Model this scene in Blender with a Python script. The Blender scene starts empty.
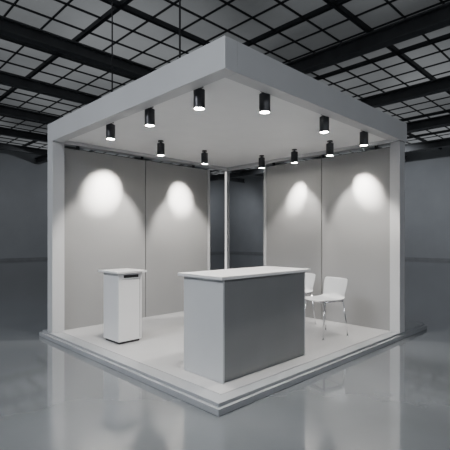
import bpy, bmesh, math
from mathutils import Vector, Matrix
S=bpy.context.scene
C=S.collection
H=1.40

# ---------------- materials
def mat(name,col,rough=0.5,metal=0.0,spec=0.5,var=0.0,vscale=4.0,bump=0.0,emit=None,es=0.0,rvar=0.0):
    m=bpy.data.materials.new(name); m.use_nodes=True
    nt=m.node_tree; b=nt.nodes['Principled BSDF']
    b.inputs['Base Color'].default_value=(*col,1); b.inputs['Roughness'].default_value=rough
    b.inputs['Metallic'].default_value=metal; b.inputs['Specular IOR Level'].default_value=spec
    if var>0 or bump>0 or rvar>0:
        tc=nt.nodes.new('ShaderNodeTexCoord'); n=nt.nodes.new('ShaderNodeTexNoise')
        n.inputs['Scale'].default_value=vscale; n.inputs['Detail'].default_value=5
        nt.links.new(tc.outputs['Object'],n.inputs['Vector'])
        if var>0:
            r=nt.nodes.new('ShaderNodeValToRGB')
            r.color_ramp.elements[0].position=.3; r.color_ramp.elements[1].position=.7
            r.color_ramp.elements[0].color=(*[c*(1-var) for c in col],1)
            r.color_ramp.elements[1].color=(*[min(1,c*(1+var)) for c in col],1)
            nt.links.new(n.outputs['Fac'],r.inputs['Fac']); nt.links.new(r.outputs['Color'],b.inputs['Base Color'])
        if rvar>0:
            mr=nt.nodes.new('ShaderNodeMapRange')
            mr.inputs['To Min'].default_value=max(0,rough-rvar); mr.inputs['To Max'].default_value=rough+rvar
            nt.links.new(n.outputs['Fac'],mr.inputs['Value']); nt.links.new(mr.outputs['Result'],b.inputs['Roughness'])
        if bump>0:
            bp=nt.nodes.new('ShaderNodeBump'); bp.inputs['Strength'].default_value=bump; bp.inputs['Distance'].default_value=.01
            nt.links.new(n.outputs['Fac'],bp.inputs['Height']); nt.links.new(bp.outputs['Normal'],b.inputs['Normal'])
    if emit:
        b.inputs['Emission Color'].default_value=(*emit,1); b.inputs['Emission Strength'].default_value=es
    return m
M_fascia=mat('fascia_paint',(.47,.475,.485),.42,var=.03,vscale=2)
M_ceil=mat('booth_ceiling_paint',(.74,.74,.74),.6,var=.02)
M_panel=mat('wall_panel',(.25,.25,.252),.45,var=.03,vscale=1.5)
M_seam=mat('panel_seam',(.03,.03,.035),.6)
M_pfloor=mat('platform_floor',(.40,.40,.405),.2,var=.03,vscale=2)
M_pedge=mat('platform_border',(.30,.31,.325),.25,var=.05,vscale=3)
M_cnt_shaded=mat('counter_shaded',(.20,.203,.208),.5,var=.04,vscale=3)  # front-face shade painted into the colour; inner panel and base share it
M_cnt_lit=mat('counter_lit',(.52,.53,.54),.4,var=.02)  # left-end light painted into the colour; far end and shelf share it
M_top=mat('counter_top',(.62,.62,.63),.3,var=.02)
M_ped=mat('pedestal_white',(.68,.68,.69),.3,var=.02)
M_black=mat('black_metal',(.02,.02,.022),.4,metal=.3,var=.1)
M_gun=mat('lamp_body',(.05,.05,.055),.35,metal=.6,var=.1)
M_chrome=mat('chrome',(.7,.7,.72),.2,metal=1,var=.03)
M_chair=mat('chair_shell',(.58,.59,.60),.35,var=.02)
M_bulb=mat('lamp_glow',(1,1,1),.3,emit=(1,.95,.86),es=120)
M_led=mat('led_strip',(1,1,1),.3,emit=(1,.98,.94),es=.9)
M_hfloor=mat('polished_concrete',(.12,.129,.139),.08,var=.12,vscale=.9,bump=.01,rvar=.03,spec=1.0)
bn=M_hfloor.node_tree.nodes['Principled BSDF']; bn.inputs['Coat Weight'].default_value=.5; bn.inputs['Coat Roughness'].default_value=.06; bn.inputs['Coat IOR'].default_value=1.6
M_hwall=mat('hall_wall',(.28,.29,.305),.8,var=.08,vscale=.5)
M_skirt=mat('hall_skirting',(.20,.205,.215),.6,var=.08)
M_hceil=mat('hall_ceiling_panel',(.28,.30,.31),.7,var=.3,vscale=.35,emit=(.93,.97,1),es=.085)
# patchy skylight: brightness of the translucent panels varies across the hall
nt=M_hceil.node_tree; tc=nt.nodes.new('ShaderNodeTexCoord'); nz=nt.nodes.new('ShaderNodeTexNoise'); nz.inputs['Scale'].default_value=.16; nz.inputs['Detail'].default_value=2
mr=nt.nodes.new('ShaderNodeMapRange'); mr.inputs['From Min'].default_value=.35; mr.inputs['From Max'].default_value=.65; mr.inputs['To Min'].default_value=.05; mr.inputs['To Max'].default_value=.19
nt.links.new(tc.outputs['Object'],nz.inputs['Vector']); nt.links.new(nz.outputs['Fac'],mr.inputs['Value']); nt.links.new(mr.outputs['Result'],nt.nodes['Principled BSDF'].inputs['Emission Strength'])
M_beam=mat('steel_beam',(.10,.104,.11),.5,metal=.2,var=.15,vscale=2)
M_grid=mat('ceiling_grid',(.03,.034,.038),.6,var=.1)

# ---------------- mesh helpers
def box(bm,x0,x1,y0,y1,z0,z1,mi=0):
    vs=[bm.verts.new((x,y,z)) for z in (z0,z1) for y in (y0,y1) for x in (x0,x1)]
    for q in ((0,2,3,1),(4,5,7,6),(0,1,5,4),(2,6,7,3),(0,4,6,2),(1,3,7,5)):
        f=bm.faces.new([vs[i] for i in q]); f.material_index=mi
def cyl(bm,p0,p1,r0,r1=None,n=20,mi=0,caps=True):
    r1=r0 if r1 is None else r1
    p0=Vector(p0);p1=Vector(p1);d=(p1-p0).normalized()
    a=d.orthogonal().normalized();b=d.cross(a)
    A=[];B=[]
    for i in range(n):
        t=2*math.pi*i/n; o=a*math.cos(t)+b*math.sin(t)
        A.append(bm.verts.new(p0+o*r0));B.append(bm.verts.new(p1+o*r1))
    for i in range(n):
        f=bm.faces.new((A[i],A[(i+1)%n],B[(i+1)%n],B[i]));f.smooth=True;f.material_index=mi
    if caps:
        f=bm.faces.new(A[::-1]);f.material_index=mi
        f=bm.faces.new(B);f.material_index=mi
def obj(name,bm,mats,parent=None,loc=(0,0,0),bevel=0,smooth=False):
    bmesh.ops.recalc_face_normals(bm,faces=bm.faces[:])
    me=bpy.data.meshes.new(name);bm.to_mesh(me);bm.free()
    for m in mats: me.materials.append(m)
    o=bpy.data.objects.new(name,me);C.objects.link(o);o.location=loc
    if parent: o.parent=parent
    if bevel:
        md=o.modifiers.new('bevel','BEVEL');md.width=bevel;md.segments=2;md.limit_method='ANGLE'
    return o
def empty(name,loc=(0,0,0),rot=0):
    e=bpy.data.objects.new(name,None);C.objects.link(e);e.location=loc;e.rotation_euler=(0,0,rot);e.empty_display_size=.1
    return e
def nb(): return bmesh.new()

# ---------------- hall shell
X0,X1,Y0,Y1,ZH=-12,25,-12,25,7.0
bm=nb();box(bm,X0,X1,Y0,Y1,-.2,0);obj('floor',bm,[M_hfloor])
bm=nb();box(bm,X0,X1,Y0,Y1,ZH,ZH+.2);obj('ceiling',bm,[M_hceil])
for nm,a in (('wall_back_left',(X0,X1,Y1,Y1+.3)),('wall_back_right',(X1,X1+.3,Y0,Y1)),('wall_near_left',(X0-.3,X0,Y0,Y1)),('wall_near_right',(X0,X1,Y0-.3,Y0))):
    bm=nb();box(bm,*a,-.2,ZH+.2);obj(nm,bm,[M_hwall])
bm=nb()
st=.9
x=X0+.4
k=0
while x<X1:
    w=.018 if k%4 else .05
    box(bm,x-w,x+w,Y0,Y1,ZH-.05 if k%4 else ZH-.12,ZH-.01 if k%4 else ZH-.005);x+=st;k+=1
y=Y0+.4;k=0
while y<Y1:
    w=.018 if k%4 else .05
    box(bm,X0,X1,y-w,y+w,ZH-.055 if k%4 else ZH-.13,ZH-.012 if k%4 else ZH-.004);y+=st;k+=1
obj('ceiling_grid',bm,[M_grid])
def ibeam(bm,axis,c,zb,h,w):
    t=.04
    for (a,b,z0,z1) in ((-w/2,w/2,zb,zb+t),(-w/2,w/2,zb+h-t,zb+h),(-.03,.03,zb+t,zb+h-t)):
        if axis=='x': box(bm,X0,X1,c+a,c+b,z0,z1)
        else: box(bm,c+a,c+b,Y0,Y1,z0,z1)
bm=nb()
for c in (-6,-2,8.6,12.2,15.8,19.4,23): ibeam(bm,'x',c,6.40,.34,.26)
obj('steel_beams_crosswise',bm,[M_beam])
bm=nb()
for c in (-6,-1.6,7.6,12.0,16.4,20.8): ibeam(bm,'y',c,6.15,.38,.3)
obj('steel_beams_lengthwise',bm,[M_beam])
bm=nb();box(bm,X0,X1,Y1-.04,Y1,0,.15);obj('baseboard_back_left',bm,[M_skirt])
bm=nb();box(bm,X1-.04,X1,Y0,Y1-.04,0,.15);obj('baseboard_back_right',bm,[M_skirt])

# ---------------- booth
LX,LY=3.57,3.57
PT=.09; ZB=2.74; ZT=3.0; ZC=2.79
booth=empty('exhibition_booth')
bm=nb();box(bm,-.05,4.38,.02,3.74,0,PT-.035,0)
box(bm,-.02,4.34,.05,3.70,PT-.035,PT-.004,0)
obj('platform_base',bm,[M_pedge],booth,bevel=.003)
bm=nb();box(bm,.12,LX,.17,3.5,PT-.004,PT,0);obj('platform_floor',bm,[M_pfloor],booth)
bw=.14
bm=nb()
box(bm,0,bw,0,LY,ZB,ZT);box(bm,LX-bw,LX,0,LY,ZB,ZT)
box(bm,bw,LX-bw,0,bw,ZB,ZT);box(bm,bw,LX-bw,LY-bw,LY,ZB,ZT)
obj('roof_fascia',bm,[M_fascia],booth,bevel=.004)
bm=nb();box(bm,bw,LX-bw,bw,LY-bw,ZC,ZC+.06);obj('roof_soffit',bm,[M_ceil],booth)
ps=.17
bm=nb();box(bm,0,ps,LY-ps,LY,PT-.004,ZB);obj('post_left',bm,[M_fascia],booth,bevel=.004)
bm=nb();box(bm,LX-ps,LX,0.03,ps,PT-.004,ZB);obj('post_right',bm,[M_fascia],booth,bevel=.004)
bm=nb();box(bm,LX-.07,LX,LY-.07,LY,PT-.004,ZB,0);box(bm,LX-.078,LX-.07,LY-.055,LY-.015,PT,ZB-.02,1)
obj('post_corner_led',bm,[M_fascia,M_led],booth)
WZ=2.68
bm=nb()
yw=LY-.12
box(bm,ps,.0+1.55-.006,yw,yw+.05,PT-.004,WZ,0)
box(bm,1.55+.006,2.93,yw,yw+.05,PT-.004,WZ,0)
box(bm,1.54,1.56,yw+.012,yw+.045,PT-.004,WZ,1)
box(bm,2.93,2.98,yw-.015,yw+.065,PT-.004,WZ,2)
obj('partition_left',bm,[M_panel,M_seam,M_fascia],booth,bevel=.002)
bm=nb()
xw=LX-.12
ym=1.30
box(bm,xw,xw+.05,ps,ym-.006,PT-.004,WZ,0)
box(bm,xw,xw+.05,ym+.006,2.45,PT-.004,WZ,0)
box(bm,xw+.012,xw+.045,ym-.01,ym+.01,PT-.004,WZ,1)
box(bm,xw-.015,xw+.065,2.45,2.50,PT-.004,WZ,2)
obj('partition_right',bm,[M_panel,M_seam,M_fascia],booth,bevel=.002)
bm=nb()
for x in (.4,1.5,2.6): box(bm,x-.02,x+.02,yw+.01,yw+.04,WZ,ZC)
for y in (.4,1.3,2.3): box(bm,xw+.01,xw+.04,y-.02,y+.02,WZ,ZC)
obj('partition_brackets',bm,[M_black],booth)
bm=nb()
for (x,y) in ((.07,.66),(.3,2.3)):
    cyl(bm,(x,y,ZT),(x,y,ZH-.15),.009,n=8)
    cyl(bm,(x,y,ZT),(x,y,ZT+.04),.025,n=12)
obj('suspension_rods',bm,[M_black],booth)

# ---------------- spotlights
def spot(e,loc,d,power,size,blend,col=(1,.955,.89)):
    l=bpy.data.lights.new('beam','SPOT');l.energy=power;l.spot_size=math.radians(size);l.spot_blend=blend
    l.shadow_soft_size=.03;l.color=col
    lo=bpy.data.objects.new('beam',l);C.objects.link(lo);lo.parent=e;lo.location=loc
    lo.rotation_euler=d.to_track_quat('-Z','Y').to_euler()
def lamp(x,y,aim=None,power=30,size=70,blend=.6,hot=None,hp=60):
    e=empty('ceiling_spotlight',(x,y,ZC))
    bm=nb()
    cyl(bm,(0,0,-.014),(0,0,0),.040,n=24)
    cyl(bm,(0,0,-.032),(0,0,-.014),.016,n=12)
    cyl(bm,(0,0,-.042),(0,0,-.032),.042,.034,n=28)
    cyl(bm,(0,0,-.212),(0,0,-.042),.053,.053,n=28,caps=False)
    cyl(bm,(0,0,-.212),(0,0,-.09),.047,.036,n=28,caps=False)
    cyl(bm,(0,0,-.052),(0,0,-.042),.053,.040,n=28)
    obj('housing',bm,[M_gun],e)
    bm=nb();cyl(bm,(0,0,-.208),(0,0,-.195),.045,.045,n=24);obj('lens',bm,[M_bulb],e)
    L=Vector((x,y,ZC-.23))
    spot(e,(0,0,-.23),Vector(aim)-L,power,size,blend)
    if hot: spot(e,(0,0,-.231),Vector(hot)-L,hp,36,1.0,(1,.95,.87))
for y in (.53,1.32,2.14): lamp(.19,y,(.35,y+.05,0),95,105)
for x in (.70,1.73,2.66): lamp(x,.18,(x,.35,0),95,105)
lamp(1.19,2.52,(.80,yw,1.35),260,62,.5,(.82,yw,2.12),1150); lamp(2.08,2.58,(2.29,yw,1.35),260,62,.5,(2.27,yw,2.12),1050)
lamp(3.02,2.19,(2.4,2.3,0),70,80); lamp(3.02,1.52,(xw,1.78,1.3),125,68,.5,(xw,1.75,2.13),540); lamp(2.92,.83,(xw,.54,1.3),150,68,.5,(xw,.56,2.13),680)

# ---------------- counter
cx,cy=.30,.33; cw,cd=1.28,.56; ch=.965
e=empty('reception_counter',(cx,cy,PT))
bm=nb()
box(bm,0,.02,0,cd,.0,ch-.03,1)
box(bm,.02,cw-.02,0,.02,.03,ch-.03,0)
box(bm,cw-.02,cw,0,cd,0,ch-.03,1)
box(bm,.02,cw-.02,cd-.3,cd-.28,0.03,ch-.03,0)
box(bm,.02,cw-.02,.02,cd-.28,.5,.52,1)
box(bm,.02,cw-.02,.015,cd-.015,0,.03,0)
obj('body',bm,[M_cnt_shaded,M_cnt_lit],e,bevel=.002)
bm=nb();box(bm,-.045,cw+.06,-.035,cd+.04,ch-.03,ch);obj('top',bm,[M_top],e,bevel=.004)

# ---------------- pedestal
e=empty('display_pedestal',(.32,2.18,PT))
w,d,h=.33,.38,.90
bm=nb()
box(bm,0,w,0,d,.03,h-.03,0)
box(bm,.02,w-.02,.02,d-.02,0,.03,1)
obj('body',bm,[M_ped,M_black],e,bevel=.004)
bm=nb();box(bm,-.05,w+.05,-.045,d+.05,h-.025,h);obj('top',bm,[M_ped],e,bevel=.003)
bm=nb();box(bm,.07,w-.05,-.004,.01,h-.085,h-.05);obj('slot',bm,[M_black],e)
bm=nb();box(bm,.045,w-.035,-.003,.0,h-.105,h-.102);box(bm,w-.03,w-.027,-.003,0,.05,h-.05);obj('door_seam',bm,[M_seam],e)

# ---------------- chairs
def chair(x,y,rot):
    e=empty('side_chair',(x,y,PT),rot)   # faces local -X
    prof=[(-.235,.480,.19),(-.22,.495,.205),(-.12,.490,.215),(0,.484,.22),(.11,.486,.215),(.175,.50,.205),(.208,.545,.195),(.222,.60,.205),(.238,.67,.215),(.255,.74,.215),(.262,.765,.20)]
    bm=nb();rows=[]
    n=8
    for (px,pz,hw) in prof:
        r=[]
        for i in range(n+1):
            t=-1+2*i/n
            up=.014*t*t if pz<.52 else 0
            fx=-.045*t*t if pz>.52 else 0
            r.append(bm.verts.new((px+fx,t*hw,pz+up)))
        rows.append(r)
    for a,b in zip(rows,rows[1:]):
        for i in range(n):
            f=bm.faces.new((a[i],a[i+1],b[i+1],b[i]));f.smooth=True
    o=obj('shell',bm,[M_chair],e)
    s=o.modifiers.new('s','SOLIDIFY');s.thickness=.012;s.offset=0
    s=o.modifiers.new('ss','SUBSURF');s.levels=1;s.render_levels=2
    bm=nb()
    for sx,sy in ((-1,-1),(-1,1),(1,-1),(1,1)):
        top=(.17*sx,.17*sy,.476);bot=(.22*sx,.205*sy,.0)
        cyl(bm,bot,top,.009,.010,n=12)
        cyl(bm,bot,(bot[0],bot[1],.012),.012,n=12)
    for sy in (-1,1): cyl(bm,(-.17,.17*sy,.472),(.17,.17*sy,.472),.009,n=12)
    for sx in (-1,1): cyl(bm,(.17*sx,-.17,.472),(.17*sx,.17,.472),.009,n=12)
    obj('legs',bm,[M_chrome],e)
chair(2.57,.70,math.radians(-14))
chair(2.88,1.40,math.radians(-10))

# ---------------- hall lights
def highbay(x,y,sx,sy,pw,col,z=5.9):
    e=empty('high_bay_light',(x,y,z))
    bm=nb();box(bm,-sx/2-.05,sx/2+.05,-sy/2-.05,sy/2+.05,.02,.1)
    for a in (-1,1): cyl(bm,(a*sx*.4,0,.1),(a*sx*.4,0,ZH-z-.2),.015,n=8)
    obj('housing',bm,[M_beam],e)
    l=bpy.data.lights.new('panel','AREA');l.shape='RECTANGLE';l.size=sx;l.size_y=sy;l.energy=pw;l.color=col
    o=bpy.data.objects.new('panel',l);C.objects.link(o);o.parent=e;o.location=(0,0,.0)
cool=(.91,.95,1)
highbay(-6.5,1.5,2,3,850,cool)
highbay(-3,-6,3,2,260,cool)
highbay(3,-7,3,2,160,cool)
def wall_fill(x,y,aim,pw):  # added spots with invented housings, only to brighten the far hall walls
    e=empty('added_wall_fill',(x,y,6.0))
    bm=nb();box(bm,-.15,.15,-.15,.15,.05,.2);cyl(bm,(0,0,.2),(0,0,.34),.02,n=8)
    obj('housing',bm,[M_beam],e)
    spot(e,(0,0,0),Vector(aim)-Vector((x,y,6.0)),pw,110,1.0,cool)
for t in (0,8,16):
    wall_fill(18.0,t,(25,t,2.0),850)
    wall_fill(t,18.0,(t,25,2.0),430)
wall_fill(21,21,(25,25,1.5),330)

w=bpy.data.worlds.new('world');S.world=w;w.use_nodes=True
w.node_tree.nodes['Background'].inputs[0].default_value=(.5,.6,.7,1);w.node_tree.nodes['Background'].inputs[1].default_value=.05

# ---------------- camera
cam=bpy.data.cameras.new('camera');co=bpy.data.objects.new('camera',cam);C.objects.link(co)
cam.sensor_width=36;cam.lens=410/450*36;cam.shift_y=13/450
co.location=(-3.232*.7009,-3.232*.7133,H);co.rotation_euler=(math.radians(90),0,math.radians(-44.5))
S.camera=co
